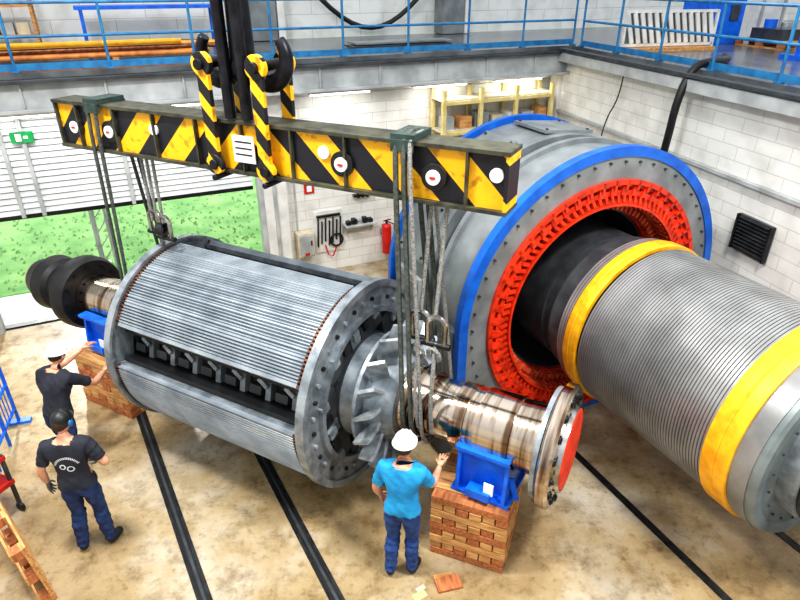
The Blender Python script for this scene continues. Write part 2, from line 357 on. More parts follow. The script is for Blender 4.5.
# gallery clutter
b=B('pipe_bundle',RM)
for i in range(15):
    y=.6+.13*(i%7); z=GZ+.1+.09*(i//7); b.cyl((-10,y,z),(-3.6+random.uniform(-.5,.4),y+random.uniform(-.1,.1),z),.042,[orangepipe,copper,yellow][i%3],n=10)
for x in(-9,-7,-5): b.box((x,1.0,GZ+.03),(.1,1.1,.06),wood)
b.done()
b=B('work_bench',RM); b.box((-4.2,2.5,GZ+.75),(2.6,.7,.06),bluesup)
for x in(-5.4,-3.0):
    for y in(2.2,2.8): b.box((x,y,GZ+.37),(.06,.06,.74),bluesup)
b.box((-4.2,2.2,GZ+.3),(2.4,.04,.04),bluesup); b.done()
b=B('steel_shelf',RM)
for x in(-7.6,-6.2):
    for y in(2.4,2.9): b.box((x,y,GZ+.8),(.05,.05,1.6),wood)
for z in(.3,.8,1.3): b.box((-6.9,2.65,GZ+z),(1.45,.55,.05),wood)
for i in range(5): b.box((-7.4+i*.25,2.65,GZ+.42),(.2,.3,.2),[grey_l,beige,steel_dk][i%3])
b.done()
b=B('wall_cable',RM)
pts=[(-1.0+i*.25,3.2,GZ+1.35-1.15*math.sin(math.pi*i/14)) for i in range(15)]
b.tube(pts,.055,black,8); b.cyl((-1.0,3.2,GZ+1.35),(-1.0,3.56,GZ+1.4),.03,steel_dk); b.cyl((2.5,3.2,GZ+1.35),(2.5,3.56,GZ+1.4),.03,steel_dk); b.done()
b=B('metal_plate_stack',RM)
for i in range(2): b.box((.4+.1*i,.9+.1*(i%2),GZ+.03+.05*i),(2.2,.5,.03),[greyd,greym][i%2])
b.done()
b=B('louvered_panel',WR@Matrix.Translation((1.3,1.4,GZ)))
b.box((0,-1.0,.35),(.05,.05,.7),white); b.box((0,1.0,.35),(.05,.05,.7),white)
b.box((0,0,.68),(.05,2,.05),white); b.box((0,0,.1),(.05,2,.05),white); b.box((-.05,0,.39),(.02,1.9,.55),greym)
for i in range(13): b.box((.02,-.9+i*.15,.39),(.03,.08,.55),white,rot=(18,0,0))
b.box((0.,0,.03),(.5,1.8,.06),wood); b.done()
b=B('blue_cabinet',WR@Matrix.Translation((.2,3.2,GZ))); b.box((0,0,.8),(.8,.9,1.6),bluesup); b.box((.41,0,1.1),(.02,.7,.6),blue); b.box((.42,.2,.6),(.03,.2,.3),greyd); b.box((.43,-.3,.9),(.03,.03,.2),whitepl); b.done(.015)
def pallet(name,M,n=1):
    b=B(name,M)
    for k in range(n):
        z=k*.144
        for y in(-.35,0,.35):
            b.box((0,y,z+.011),(1.2,.1,.022),wood)
            for x in(-.55,0,.55): b.box((x,y,z+.06),(.12,.1,.078),wood2)
        for x in(-.55,0,.55): b.box((x,0,z+.11),(.12,.8,.022),wood)
        for i in range(6): b.box((-0.0,-.35+i*.14,z+.132),(1.2,.1,.022),wood)
    return b
b=pallet('pallet',WR@Matrix.Translation((1.3,3.9,GZ)),1); b.box((0,0,.24),(.8,.5,.2),greyd); b.cyl((-.2,0,.34),(-.2,0,.5),.12,bluesup); b.cyl((.2,0,.34),(.2,0,.46),.1,silver); b.done()
b=B('blue_motor',WR@Matrix.Translation((1.2,5.4,GZ))); b.cyl((-.5,0,.42),(.5,0,.42),.32,bluesup,n=24)
for i in range(16): b.box((0,.34*math.cos(i*math.pi/8),.42+.34*math.sin(i*math.pi/8)),(.8,.03,.03),bluesup,rot=(math.degrees(i*math.pi/8),0,0))
b.cyl((.5,0,.42),(.75,0,.42),.06,polish2); b.box((0,0,.06),(.8,.6,.12),bluesup); b.box((0,0,.82),(.3,.25,.16),greyd); b.done()
b=B('white_crate',WR@Matrix.Translation((-1.2,5.2,GZ))); b.box((0,0,.5),(1.2,1.4,1.0),white); 
for y in(-.6,0,.6): b.box((.61,y,.5),(.03,.08,1.0),grey_l)
b.box((0,0,1.02),(1.26,1.46,.05),grey_l); b.done(.01)
b=B('steel_gantry_frame',WR@Matrix.Translation((3.4,3.0,GZ)))
for y in(-.6,.6): b.box((0,y,.6),(.08,.08,1.2),bluesup)
b.box((0,0,1.2),(.08,1.3,.08),bluesup); b.box((0,-.6,.04),(.7,.1,.08),bluesup); b.box((0,.6,.04),(.7,.1,.08),bluesup); b.done()
def smooth(p,it=2):
    p=[Vector(q) for q in p]
    for _ in range(it):
        o=[p[0]]
        for a,c in zip(p,p[1:]): o+=[a*.75+c*.25,a*.25+c*.75]
        o.append(p[-1]); p=o
    return p
b=B('black_hose'); p=[(5.5,10.9,4.36),(5.3,10.4,4.37),(5.05,10.0,4.4),(4.72,9.7,4.42),(4.4,9.6,4.36),(4.22,9.5,3.9),(4.22,9.55,3.2),(4.22,9.7,2.6),(4.18,9.8,2.0)]
b.tube(smooth(p),.06,black,10); b.done()
b=B('wall_wire'); b.tube(smooth([(3.95,11.2,4.1),(3.93,11.25,3.6),(3.85,11.5,3.2),(3.82,11.6,2.6)]),.012,steel_dk,6); b.done()
b=B('wall_vent',WR@Matrix.Translation((5.82,0,2.3)))
b.box((0,-.02,0),(.62,.05,.52),greyd)
for i in range(9): b.box((0,-.055,-.21+i*.053),(.54,.03,.033),steel_dk,rot=(35,0,0))
for x in(-.3,.3): b.box((x,-.05,0),(.03,.06,.52),steel_dk)
b.done()
# ---------------------------------------------------------------- rotor on slings
RA=D(29); TZ=.012
rd=Vector((math.cos(RA),-math.sin(RA),TZ)).normalized()
R1=frame((1.62,4.43,1.52),rd)
def axis(s): return (1.62-rd.x*s,4.43-rd.y*s,1.52-rd.z*s)
b=B('motor_rotor',R1)
b.lathe([(-.02,.40),(-.02,.59),(-.05,.62),(-.13,.62),(-.15,.59),(-.15,.48),(-.2,.46),(-.2,.37),(-.5,.345),(-.5,.36),(-.86,.36),(-.86,.335),(-.98,.335),(-.98,.35),(-1.12,.35),(-1.12,.315),(-1.42,.315),(-1.42,.36),(-1.58,.36),(-1.6,.38),(-2.3,.38)],polish,96)
b.lathe([(-.05,.44),(-.005,.44),(.03,.43),(.03,.41),(.02,.40)],polish2,72)
b.lathe([(-.04,.41),(.02,.41),(.035,.395),(.04,.3),(.04,.001)],redface,72)
for i in range(16):
    a=i*math.pi/8; y,z=.52*math.cos(a),.52*math.sin(a)
    b.cyl((-.03,y,z),(-.012,y,z),.042,steel_dk,n=16); b.cyl((-.03,y,z),(.0,y,z),.028,black,n=6)
    b.cyl((-.15,y,z),(-.19,y,z),.04,steel_dk,n=6)
b.lathe([(-.16,.445),(-.165,.56),(-.21,.56),(-.215,.44)],steel_ring,72)
FX=-1.9
b.lathe([(FX+.2,.38),(FX+.2,.44),(FX+.1,.5),(FX-.17,.52),(FX-.4,.6),(FX-.4,.38)],steel_ring,64)
b.ring(FX-.15,FX-.11,.68,.4,steel_ring,72)
nb=18
for i in range(nb):
    a=2*math.pi*i/nb; T=Matrix.Rotation(a,4,'X')
    vs=[];fs=[]; K=6
    for k in range(K+1):
        t=k/K; r=.47+.36*t; sw=.07*t*t; wd=.2+.05*t-.06*t**4; tw=.55-.1*t
        for sgn in(-1,1):
            dx=sgn*wd*.5*math.cos(tw)+.05*t; dy=sgn*wd*.5*math.sin(tw)
            for off in(-.018,.018):
                vs.append((FX+dx-off*math.sin(tw),sw+dy+off*math.cos(tw),r))
    for k in range(K):
        o=4*k; q=[o,o+1,o+3,o+2]; q2=[c+4 for c in q]
        for j in range(4): fs.append((q[j],q[(j+1)%4],q2[(j+1)%4],q2[j]))
    fs.append((0,1,3,2)); o=4*K; fs.append((o,o+1,o+3,o+2))
    b.add(vs,fs,silver,T)
XF=-2.36
def endplate(x,sgn):
    x1=x+sgn*.07
    b.ring(x,x1,1.17,.86,steel_ring,120); b.ring(x-sgn*.0,x+sgn*.1,1.2,1.12,steel_ring,120)
    b.ring(x+sgn*.02,x+sgn*.12,.9,.84,steel_ring,96)
    for i in range(36):
        a=i*math.pi/18; y,z=1.0*math.cos(a),1.0*math.sin(a)
        b.cyl((x1,y,z),(x1+sgn*.025,y,z),.024,[steel_dk,silver][i%2],n=8)
    for q in range(4):
        T=Matrix.Rotation(q*math.pi/2+D(15),4,'X')
        b.box((x+sgn*.03,0,.64),(.1,.16,.5),steel_ring,T=T)
        b.box((x+sgn*.02,.32,.62),(.12,.42,.22),greyd,T=T); b.box((x+sgn*.02,-.32,.62),(.12,.42,.22),greyd,T=T)
        for k in range(5): b.box((x+sgn*.09,-.4+k*.2,.74),(.05,.1,.12),steel_dk if k%2 else silver,T=T)
    b.lathe([(x-sgn*.3,.6),(x+sgn*.1,.6),(x+sgn*.12,.5),(x+sgn*.12,.3)],greyd,48)
    b.ring(x+sgn*-.01,x+sgn*.02,.88,.2,vdark,72)
endplate(XF,1); XB=-5.04; endplate(XB,-1)
NT=38; GH=12.5
for q in range(4):
    a0=15+GH+90*q; a1=15+90-GH+90*q; n=NT*4
    def fo(e,a0=a0,a1=a1):
        t=(math.degrees(e)-a0)/(a1-a0)*NT; f=t-math.floor(t)
        return 1.165 if f>.3 or t<.5 or t>NT-.5 else 1.148
    b.ring(XB+.06,XF-.06,fo,.98,steel_blue,n,a0,a1)
    b.ring(XB+.061,XF-.061,1.1515,1.12,slotdk,40,a0+.4,a1-.4)
    b.ring(XB+.02,XF-.0,1.09,.95,greyd,20,a0,a1)
    for k in range(30):
        aa=D(a0+(k+.5)*(a1-a0)/30); T=Matrix.Rotation(-aa,4,'X')
        for xe in(XF-.035,XB+.035): b.box((xe,-1.135,0),(.05,.045,.022),copper,T=T)
    b.ring(XB+.05,XF-.05,.99,.5,greyd,16,a0+6,a1-6)
b.lathe([(XB,.62),(XF,.62)],vdark,48)
LC=(XB+XF)/2; LL=XF-XB
for q in range(4):
    T=Matrix.Rotation(-D(15+90*q),4,'X')
    for sg in(-1,1):
        b.box((LC,-.86,sg*.18),(LL-.1,.34,.05),vdark,T=T)  # gap walls coloured dark to stand in for shade inside
        b.box((LC,-1.03,sg*.228),(LL-.06,.1,.03),steel_ring,T=T)
    b.box((LC,-.74,0),(LL-.1,.06,.3),vdark,T=T)
    for k in range(7):
        x=XF-.26-k*.355
        b.box((x,-.81,0),(.07,.1,.3),steel_ring if k%2 else greym,T=T)
        b.box((x-.05,-.88,.05),(.14,.05,.05),steel_ring,T=T,rot=(0,30,0)); b.box((x-.16,-.84,-.06),(.16,.08,.1),greyd,T=T)
b.lathe([(XB+.02,.4),(-5.42,.4),(-5.44,.34),(-5.9,.34),(-5.92,.31),(-7.0,.31),(-7.0,.28),(-8.2,.28)],polish,72)
for i in range(16):
    T=Matrix.Rotation(2*math.pi*i/16,4,'X'); b.box((-5.3,0,.58),(.2,.02,.38),steel_dk,rot=(0,0,35),T=T)
b.lathe([(-5.2,.38),(-5.2,.45),(-5.42,.45),(-5.42,.38)],steel_dk,48)
b.lathe([(-6.98,.3),(-6.98,.5),(-7.06,.54),(-7.2,.54),(-7.26,.48),(-7.3,.36),(-7.6,.34),(-7.65,.4),(-7.85,.42),(-7.9,.38),(-8.0,.32),(-8.15,.3),(-8.18,.2)],black,72)
for i in range(12):
    a=i*math.pi/6; b.cyl((-6.95,.42*math.cos(a),.42*math.sin(a)),(-6.98,.42*math.cos(a),.42*math.sin(a)),.03,blackm,n=8)
b.done(ang=30)
# ---------------------------------------------------------------- cribs + saddles
def crib(name,c,xdir,sx,sy,h,layers):
    b=B(name,frame((c[0],c[1],0),xdir)); lh=h/layers
    for k in range(layers):
        z=lh*(k+.5); n=6
        if k%2==0:
            for i in range(n): b.box((0,-sy/2+sy*(i+.5)/n,z),(sx-random.uniform(0,.03),sy/n-.012,lh-.008),wood if (i+k)%4 else wood2)
        else:
            for i in range(n): b.box((-sx/2+sx*(i+.5)/n,0,z),(sx/n-.012,sy-random.uniform(0,.03),lh-.008),wood2 if (i+k)%3==0 else wood)
    b.done(.006)
crib('timber_crib',(.84,4.72),(.93,-.36),.82,.82,.84,9)
ca=axis(6.45)
crib('timber_crib',(ca[0]+.03,ca[1]-.18),(.88,-.47),1.0,1.0,.82,7)
def saddle(name,c,zc,r,z0,w=.78,t=.46):
    b=B(name,frame((c[0],c[1],0),(rd.x,rd.y)))
    b.box((0,0,z0+.02),(t+.12,w,.04),bluesup)
    n=16
    for x in(-t/2,t/2):
        pts=[]
        for i in range(n+1):
            a=D(200)+(i/n)*D(140); pts.append((r*math.cos(a),zc+r*math.sin(a)))
        top=[(-w/2+.06,pts[0][1])]+pts+[(w/2-.06,pts[-1][1])]
        poly=top+[(w/2,z0+.04),(-w/2,z0+.04)]
        m=len(poly); xx=(x-.02,x+.02)
        vs=[(xx[0],y,z) for y,z in poly]+[(xx[1],y,z) for y,z in poly]
        b.add(vs,[tuple(range(m)),tuple(range(m,2*m))]+[(i,(i+1)%m,m+(i+1)%m,m+i) for i in range(m)],bluesup)
    for i in range(n):
        a=D(200)+(i+.5)/n*D(140); 
        b.box((0,(r+.015)*math.cos(a),zc+(r+.015)*math.sin(a)),(t+.04,.09,.03),bluesup,rot=(math.degrees(a)-270,0,0))
    for sg in(-1,1):
        b.box((0,sg*(w/2-.12),(z0+zc-.1)/2),(t,.03,(zc-.1-z0)),bluesup); b.box((0,sg*(w/2+.0),z0+.1),(t*.5,.12,.1),bluesup)
        b.cyl((t/2+.02,sg*.22,z0+.12),(t/2+.04,sg*.22,z0+.12),.035,greyd,n=12)
        b.box((0,sg*(w/2-.06),zc-.09),(t+.06,.14,.04),bluesup)
        b.bar((t/2+.1,sg*.26,z0+.04),(t/2+.02,sg*.26,z0+.3),.02,.06,bluesup)
    b.box((t*.2,-w/2-.02,z0+.2),(.1,.02,.14),whitepl)
    b.done(.006)
a=axis(.72); saddle('shaft_saddle',a,a[2],.366,.84,.8,.5)
saddle('shaft_saddle',ca,ca[2],.32,.82,.9,.55)
# ---------------------------------------------------------------- lifting beam
BZ=4.06; LB=frame((1.6,4.43,0),(.895,-.445))
flg=mat('beam_flange_dark',(84,84,66),.5,.2,c2=(50,50,42),ns=8)
b=B('lifting_beam',LB); x0,x1=-6.08,-.76; cx=(x0+x1)/2; Lb=x1-x0
for y in(-.1,.1): b.box((cx,y,BZ),(Lb,.025,.46),stripe)
b.box((cx,0,BZ+.245),(Lb+.02,.32,.035),flg); b.box((cx,0,BZ-.245),(Lb+.02,.32,.035),flg)
b.box((x0+.01,0,BZ),(.03,.3,.46),flg); b.box((x1-.01,0,BZ),(.03,.3,.46),stripe)
for i in range(9):
    x=x0+.35+i*(Lb-.7)/8; b.box((x,-.135,BZ),(.02,.05,.46),flg)
    b.box((x,.135,BZ),(.02,.05,.46),flg)
for x in(-5.8,-5.25,-2.3,-1.4):
    b.cyl((x,-.1,BZ-.02),(x,-.15,BZ-.02),.115,black,n=28); b.cyl((x,-.15,BZ-.02),(x,-.17,BZ-.02),.065,whitepl,n=20); b.cyl((x,.1,BZ-.02),(x,.16,BZ-.02),.09,steel_dk,n=24); b.box((x,-.175,BZ-.02),(.05,.01,.02),redm)
for x in(-4.6,-2.5,-.86): b.cyl((x,-.1,BZ+.06),(x,-.135,BZ+.06),.06,whitepl,n=20)
b.box((-3.38,-.17,BZ+.0),(.26,.012,.26),whitepl); b.box((-3.1,-.17,BZ-.1),(.12,.012,.08),redm)
for k in range(3): b.box((-3.38,-.178,BZ+.07-k*.06),(.2,.004,.015),steel_dk)
b.done(.004)
LX=(-3.72,-3.1); HX=-3.41
for x in LX:
    b=B('lifting_link',LB)
    for y in(-.21,.21):
        b.box((x,y,BZ+.3),(.13,.05,.9),stripe2); 
        b.cyl((x,y-.03,BZ-.17),(x,y+.03,BZ-.17),.1,stripe2,n=24); b.cyl((x,y-.03,BZ+.76),(x,y+.03,BZ+.76),.11,stripe2,n=24)
    b.cyl((x,-.28,BZ+.76),(x,.28,BZ+.76),.05,blackm); b.cyl((x,-.27,BZ-.3),(x,.27,BZ-.3),.028,blackm); b.cyl((x,-.26,BZ-.17),(x,-.23,BZ-.17),.05,blackm)
    b.done(.006)
b=B('crane_hook_block',LB)
for sg in(-1,1):
    pts=[];rs=[]
    for i in range(19):
        a=D(190)+(i/18)*D(215); pts.append((HX+sg*(.29+.2*math.cos(a)),0,BZ+.82+.22*math.sin(a))); rs.append(.1-.05*(i/18)**1.5)
    b.tube(pts,rs,blackm,12)
b.cyl((HX,0,BZ+.66),(HX,0,BZ+1.6),.12,blackm,r1=.1); b.sph((HX,0,BZ+.72),(.18,.13,.16),blackm)
b.box((HX,0,BZ+1.62),(.8,.3,.16),greyd)
for sg in(-1,1): b.box((HX+sg*.1,0,BZ+2.3),(.05,.5,1.3),yellow)
for sg in(-.2,0,.2): b.cyl((HX+sg-.03,0,BZ+2.35),(HX+sg+.03,0,BZ+2.35),.42,steel_dk,n=36)
for sg in(-.2,0,.2):
    for y in(-.4,.4): b.cyl((HX+sg,y,BZ+2.35),(HX+sg,y,10),.014,rope,n=6)
for sg in(-.1,.1): b.cyl((HX+sg,-.15,BZ+.28),(HX+sg,-.15,BZ+1.6),.055,blackm,n=14)
b.done(.008)
def loop(b,x,dx,r,m,zt,hw,zc,R,dy):
    pts=[(x,-hw,zt-.08),(x,-hw*.6,zt),(x,hw*.6,zt),(x,hw,zt-.08),(x+dx*.5,(hw+R+dy)/2,(zt+zc)/2),(x+dx,dy+R+.02,zc+.1)]
    for i in range(9):
        a=D(0-180*i/8); pts.append((x+dx,dy+R*math.cos(a),zc+R*math.sin(a)))
    pts+=[(x+dx,dy-R-.02,zc+.1),(x+dx*.5,(-hw-R+dy)/2,(zt+zc)/2)]
    pts=[Vector(p) for p in pts]
    for _ in range(2):
        o=[]
        for i in range(len(pts)): a,c=pts[i],pts[(i+1)%len(pts)]; o+=[a*.75+c*.25,a*.25+c*.75]
        pts=o
    b.tube(pts,r,m,8,closed=True)
b=B('lifting_slings',LB)
zt=BZ+.3; d1=.06; d2=.25
loop(b,-1.74,.16,.026,sling,zt,.2,1.5,.40,d1); loop(b,-1.66,.17,.026,sling,zt+.01,.2,1.5,.40,d1); loop(b,-1.6,.22,.02,rope,zt,.22,1.5,.39,d1)
loop(b,-5.48,-.2,.021,sling,zt,.2,1.46,.36,d2); loop(b,-5.36,-.24,.021,sling,zt,.2,1.46,.36,d2)
for x in(-1.68,-5.42):
    b.box((x,0,BZ+.29),(.22,.36,.05),padgreen); b.box((x,-.18,BZ+.22),(.2,.04,.1),padgreen); b.box((x,.18,BZ+.22),(.2,.04,.1),padgreen)
b.done()
b=B('chain_shackles',LB)
def shackle(x,y,z,s=1.0):
    b.torus((x,y,z),(0,1,0),.075*s,.024*s,polish2,24,8,0,180)
    b.tube([(x-.075*s,y,z),(x-.07*s,y,z-.16*s)],.024*s,polish2,8); b.tube([(x+.075*s,y,z),(x+.07*s,y,z-.16*s)],.024*s,polish2,8)
    b.cyl((x-.12*s,y,z-.17*s),(x+.12*s,y,z-.17*s),.026*s,steel_dk,n=12)
for x in(-1.45,-1.3): b.tube([(x,-.05,BZ-.25),(x-.02,-.2,2.75)],.02,rope,8)
shackle(-1.47,-.2,2.68,1.2); shackle(-1.3,-.22,2.66,1.2)
b.tube(smooth([(-1.47,-.2,2.5),(-1.46,-.3,2.25),(-1.44,-.38,1.9),(-1.42,-.32,1.5)]),.022,rope,8); b.tube(smooth([(-1.3,-.22,2.48),(-1.28,-.33,2.15),(-1.28,-.36,1.8),(-1.28,-.3,1.45)]),.022,rope,8)
for k in range(2): b.torus((-1.47+.17*k,-.26,2.36),(.2,1,.2),.07,.018,rope)
for x in(-5.02,-4.94,-4.85): b.tube([(x,.0,BZ-.25),(x-.02,.0,3.0)],.018,rope,8)
shackle(-5.0,0,3.05,1.1); shackle(-4.86,0,3.0,1.1)
for k in range(3): b.torus((-4.94+.03*k,0,2.92),(1,.3,.2),.07,.02,steel_dk)
b.tube(smooth([(-4.95,0,2.85),(-5.0,.05,2.75),(-5.1,.15,2.6),(-5.2,.2,2.3)]),.022,rope,8)
b.done()
# ---------------------------------------------------------------- stator
ax2=Vector((math.sin(th),-math.cos(th),0))
S0=frame((2.56,6.935,1.75),ax2)
ZB=1.75
def arch(R,sink=0.0):
    def f(e):
        c,s_=math.cos(e),math.sin(e)
        if s_>=0: return R
        return min(R/max(abs(c),1e-4),(ZB-sink)/max(abs(s_),1e-4))
    return f
b=B('motor_stator',S0)
b.ring(-.12,0,arch(2.05),arch(1.93,.1),blue,180)
b.ring(-.12,-.02,arch(1.94,.02),1.58,greym,180)
b.ring(-.06,.03,1.66,1.6,redor,144)
b.ring(-.7,-.1,arch(1.94),1.75,greym,180)
b.ring(-.78,-.7,arch(2.0),1.6,greym,180)
b.ring(-1.0,-.78,arch(1.78),1.6,steel_dk,180)
b.ring(-1.95,-1.0,arch(1.98),1.6,greym,180)
b.ring(-2.03,-1.95,arch(2.07),1.2,blue,180)
b.ring(-2.5,-2.03,arch(1.7),.4,greyd,120)
for sg in(-1,1):
    b.box((-1.48,sg*2.0,-.35),(.7,.06,1.2),grey_l); b.box((-1.48,sg*2.04,-.35),(.6,.03,1.05),greym)
    b.box((-.4,sg*1.97,-.5),(.4,.1,.9),greym)
    b.box((-.9,sg*2.0,-1.6),(1.8,.5,.28),greyd)
for a in(25,60,95,130):
    T=Matrix.Rotation(-D(a),4,'X'); b.box((-1.48,-1.99,0),(.7,.04,.8),greym,T=T); 
    for sx_ in(-.3,.3):
        for sz_ in(-.34,.34): b.cyl(T@Vector((-1.48+sx_,-2.0,sz_)),T@Vector((-1.48+sx_,-2.025,sz_)),.02,steel_dk,n=8)
for i in range(32):
    e=-20+i*220/31; T=Matrix.Rotation(-D(e),4,'X')
    b.cyl(T@Vector((-.03,-1.87,0)),T@Vector((.01,-1.87,0)),.016,greyd,n=6)
b.ring(-.35,-.02,1.6,1.56,redor,144)
b.ring(-.42,-.34,1.6,1.2,redor,144)
b.ring(-.3,-.02,1.52,1.46,redor,144)
b.ring(-.2,.02,1.36,1.33,redor,144)
for i in range(54):
    T=Matrix.Rotation(2*math.pi*i/54,4,'X')
    b.box((-.1,0,1.53),(.2,.085,.14),redor,T=T); b.box((.0,0,1.6),(.06,.035,.12),redor,T=T)
dred=mat('winding_varnish_light',(246,116,72),.5,0,c2=(196,60,28),ns=10)
for i in range(96):
    T=Matrix.Rotation(2*math.pi*i/96,4,'X')
    b.box((-.2,0,1.385),(.36,.036,.15),dred,T=T); b.box((-.02,0,1.42),(.05,.04,.1),redor,T=T,rot=(20,0,0))
    b.box((-.36,0,1.255),(.3,.03,.08),dred,T=T)
b.ring(-1.75,-.4,1.6,1.18,greyd,96)
b.done(.0,ang=30)
# ---------------------------------------------------------------- second rotor
S2=S0@Matrix.Translation((0,.17,-.04))
rg=mat('rotor_wound_steel',(164,165,164),.36,.45,c2=(128,129,128),ns=2)
rgd=mat('rotor_groove_dark',(74,74,74),.5,.4)
b=B('motor_rotor',S2)
RR=1.05
def groove(xa,xb,n):
    st=(xb-xa)/n
    for i in range(n):
        xs=xa+i*st
        b.lathe([(xs,RR-.012),(xs,RR),(xs+st*.72,RR),(xs+st*.72,RR-.012)],rg,128,capends=False)
        b.lathe([(xs+st*.72,RR-.011),(xs+st,RR-.011)],rgd,128,capends=False)
groove(.36,.52,4); groove(.74,2.52,50); 
for xa,w in((.5,.2),(2.52,.28)):
    b.lathe([(xa,RR-.02),(xa,RR+.025),(xa+.02,RR+.03),(xa+w*.45,RR+.03),(xa+w*.5,RR+.02),(xa+w*.55,RR+.03),(xa+w-.02,RR+.03),(xa+w,RR+.025),(xa+w,RR-.02)],yellow,128,capends=False)
b.lathe([(2.8,RR-.02),(2.8,RR),(2.98,RR),(2.98,RR-.02)],rg,128,capends=False)
b.lathe([(.37,.3),(.36,RR-.005)],greyd,96,capends=False)
b.lathe([(-.7,.3),(-.7,.94),(-.1,.94),(-.1,.9),(.1,.9),(.1,.98),(.36,.98)],greyd,96,capends=False)
greeng=mat('grey_end_plate',(132,142,142),.42,.2,c2=(104,114,114),ns=3)
b.lathe([(2.98,RR-.01),(3.03,RR-.01),(3.06,RR-.04),(3.06,.93),(3.03,.9),(3.05,.6),(3.02,.56),(3.0,.34),(3.1,.33)],greeng,128,capends=False)
b.lathe([(3.03,.74),(3.2,.74),(3.22,.71),(3.22,.66),(3.2,.64),(3.03,.64)],steel_ring,96,capends=False)
b.torus((3.24,0,0),(1,0,0),.69,.03,steel_dk,72,10)
for i in range(24):
    T=Matrix.Rotation(2*math.pi*i/24,4,'X'); b.cyl(T@Vector((3.05,0,.84)),T@Vector((3.065,0,.84)),.014,greyd,n=6)
b.lathe([(-1.2,.3),(2.9,.3),(3.1,.34),(3.7,.34),(3.7,.28),(4.3,.28),(4.3,.5),(4.45,.5),(4.45,.1)],polish,64)
b.done(ang=30)
b=B('rotor_trestle',S2)
b.box((4.0,.1,-1.66),(.4,.7,.1),bluesup); b.box((4.0,0,-.98),(.35,.4,1.3),bluesup)
for sg in(-1,1): b.bar((4.0,sg*.3,-1.62),(4.0,sg*.15,-.45),.3,.06,bluesup)
b.box((4.0,0,-.33),(.4,.5,.08),bluesup); b.done(.01)
b=B('bed_rail',S0)
for y in(-.62,.62): b.box((2.0,y,-1.745),(3.4,.09,.012),steel_dk)
b.done()
# ---------------------------------------------------------------- left side clutter
b=B('safety_barrier',frame((-5.36,6.65,0),(.3,-1)))
for x in(0,.5,1.0,1.3): b.cyl((x,0,0),(x,0,1.05),.022,bluesup,n=10)
for z in(.25,.65,1.05): b.cyl((0,0,z),(1.3,0,z),.022,bluesup,n=10)
for i in range(12): b.bar((.1*i+.05,0,.25),(.1*i+.05,0,1.05),.012,.012,bluesup)
b.box((0,0,.02),(.1,.3,.04),bluesup); b.box((1.3,0,.02),(.1,.3,.04),bluesup); b.done()
b=B('tool_cart',frame((-4.76,5.0,0),(1,-.4)))
b.box((0,0,.45),(.6,.42,.06),redm); b.box((0,0,.8),(.6,.42,.06),redm)
for x in(-.27,.27):
    for y in(-.18,.18): b.box((x,y,.45),(.04,.04,.8),greyd); b.cyl((x,y-.02,.06),(x,y+.02,.06),.06,black,n=14)
b.box((.1,0,.9),(.26,.22,.14),bluesup); b.box((-.18,.05,.88),(.14,.18,.1),black); b.done(.006)
PM=frame((-3.98,4.25,.0),(.72,-.7))
b=pallet('pallet',PM@Matrix.Rotation(D(-84),4,'X')@Matrix.Translation((0,-.42,0)),1)
o=b.done(); 
zmin=min((o.matrix_world@v_.co).z for v_ in o.data.vertices); o.matrix_world=Matrix.Translation((0,0,-zmin))@o.matrix_world
b=B('loose_plank',frame((.5,4.08,0),(1,.25))); b.box((0,0,.015),(.26,.16,.03),wood2); b.box((-.03,.1,.012),(.2,.05,.024),wood); b.done()
b=B('scrap_paper',frame((.2,3.95,0),(1,.6))); b.box((0,0,.004),(.14,.08,.006),yellow2); b.box((.05,.06,.008),(.1,.05,.004),beige); b.done()
# ---------------------------------------------------------------- people
def skin_mesh(vs,es,rad,root=0,sub=2):
    me=bpy.data.meshes.new('t'); me.from_pydata([tuple(p) for p in vs],es,[]); o=bpy.data.objects.new('t',me); sc.collection.objects.link(o)
    o.modifiers.new('Skin','SKIN')
    for i,r in enumerate(rad):
        d=me.skin_vertices[0].data[i]; d.radius=(r,r) if not isinstance(r,tuple) else r; d.use_root=(i==root)
    if sub:
        s=o.modifiers.new('S','SUBSURF'); s.levels=sub; s.render_levels=sub
    dg=bpy.context.evaluated_depsgraph_get(); dg.update()
    m2=bpy.data.meshes.new_from_object(o.evaluated_get(dg)); bpy.data.objects.remove(o); return m2
def hand(b,w,d,n,thumb,curl,m):
    w=Vector(w); d=Vector(d).normalized(); n=Vector(n); n=(n-d*n.dot(d)).normalized(); t=d.cross(n).normalized()*thumb
    vs=[w-d*.02,w+d*.02]; es=[(0,1)]; rad=[.026,.026]
    lens=[(.044,.026,.02),(.05,.03,.022),(.046,.028,.021),(.035,.021,.018)]
    for i in range(4):
        lat=.033-.021*i; mid=w+d*.05+t*lat*.75; kn=w+d*(.092-.004*abs(i-1))+t*lat
        a=len(vs); vs+=[mid,kn]; rad+=[.017,.0125]; es+=[(1,a),(a,a+1)]
        p=kn; ang=curl*.5
        for k,l in enumerate(lens[i]):
            q=p+(d*math.cos(ang)+n*math.sin(ang))*l+t*(.004*(1.5-i)); vs.append(q); rad.append([.0095,.0088,.0075][k]); es.append((len(vs)-2,len(vs)-1)); p=q; ang+=curl
    a=len(vs); p0=w+d*.03+t*.032; p1=p0+(d*.7+t*.6+n*.3).normalized()*.035; p2=p1+(d*.85+t*.2+n*.45).normalized()*.03; p3=p2+(d*.9+n*.5).normalized()*.022
    vs+=[p0,p1,p2,p3]; rad+=[.016,.0125,.0105,.0085]; es+=[(1,a),(a,a+1),(a+1,a+2),(a+2,a+3)]
    b.mesh(skin_mesh(vs,es,rad,1,2),m)
def segd(p,a,c):
    ab=c-a; t=max(0,min(1,(p-a).dot(ab)/ab.length_squared)); return (p-(a+ab*t)).length,t
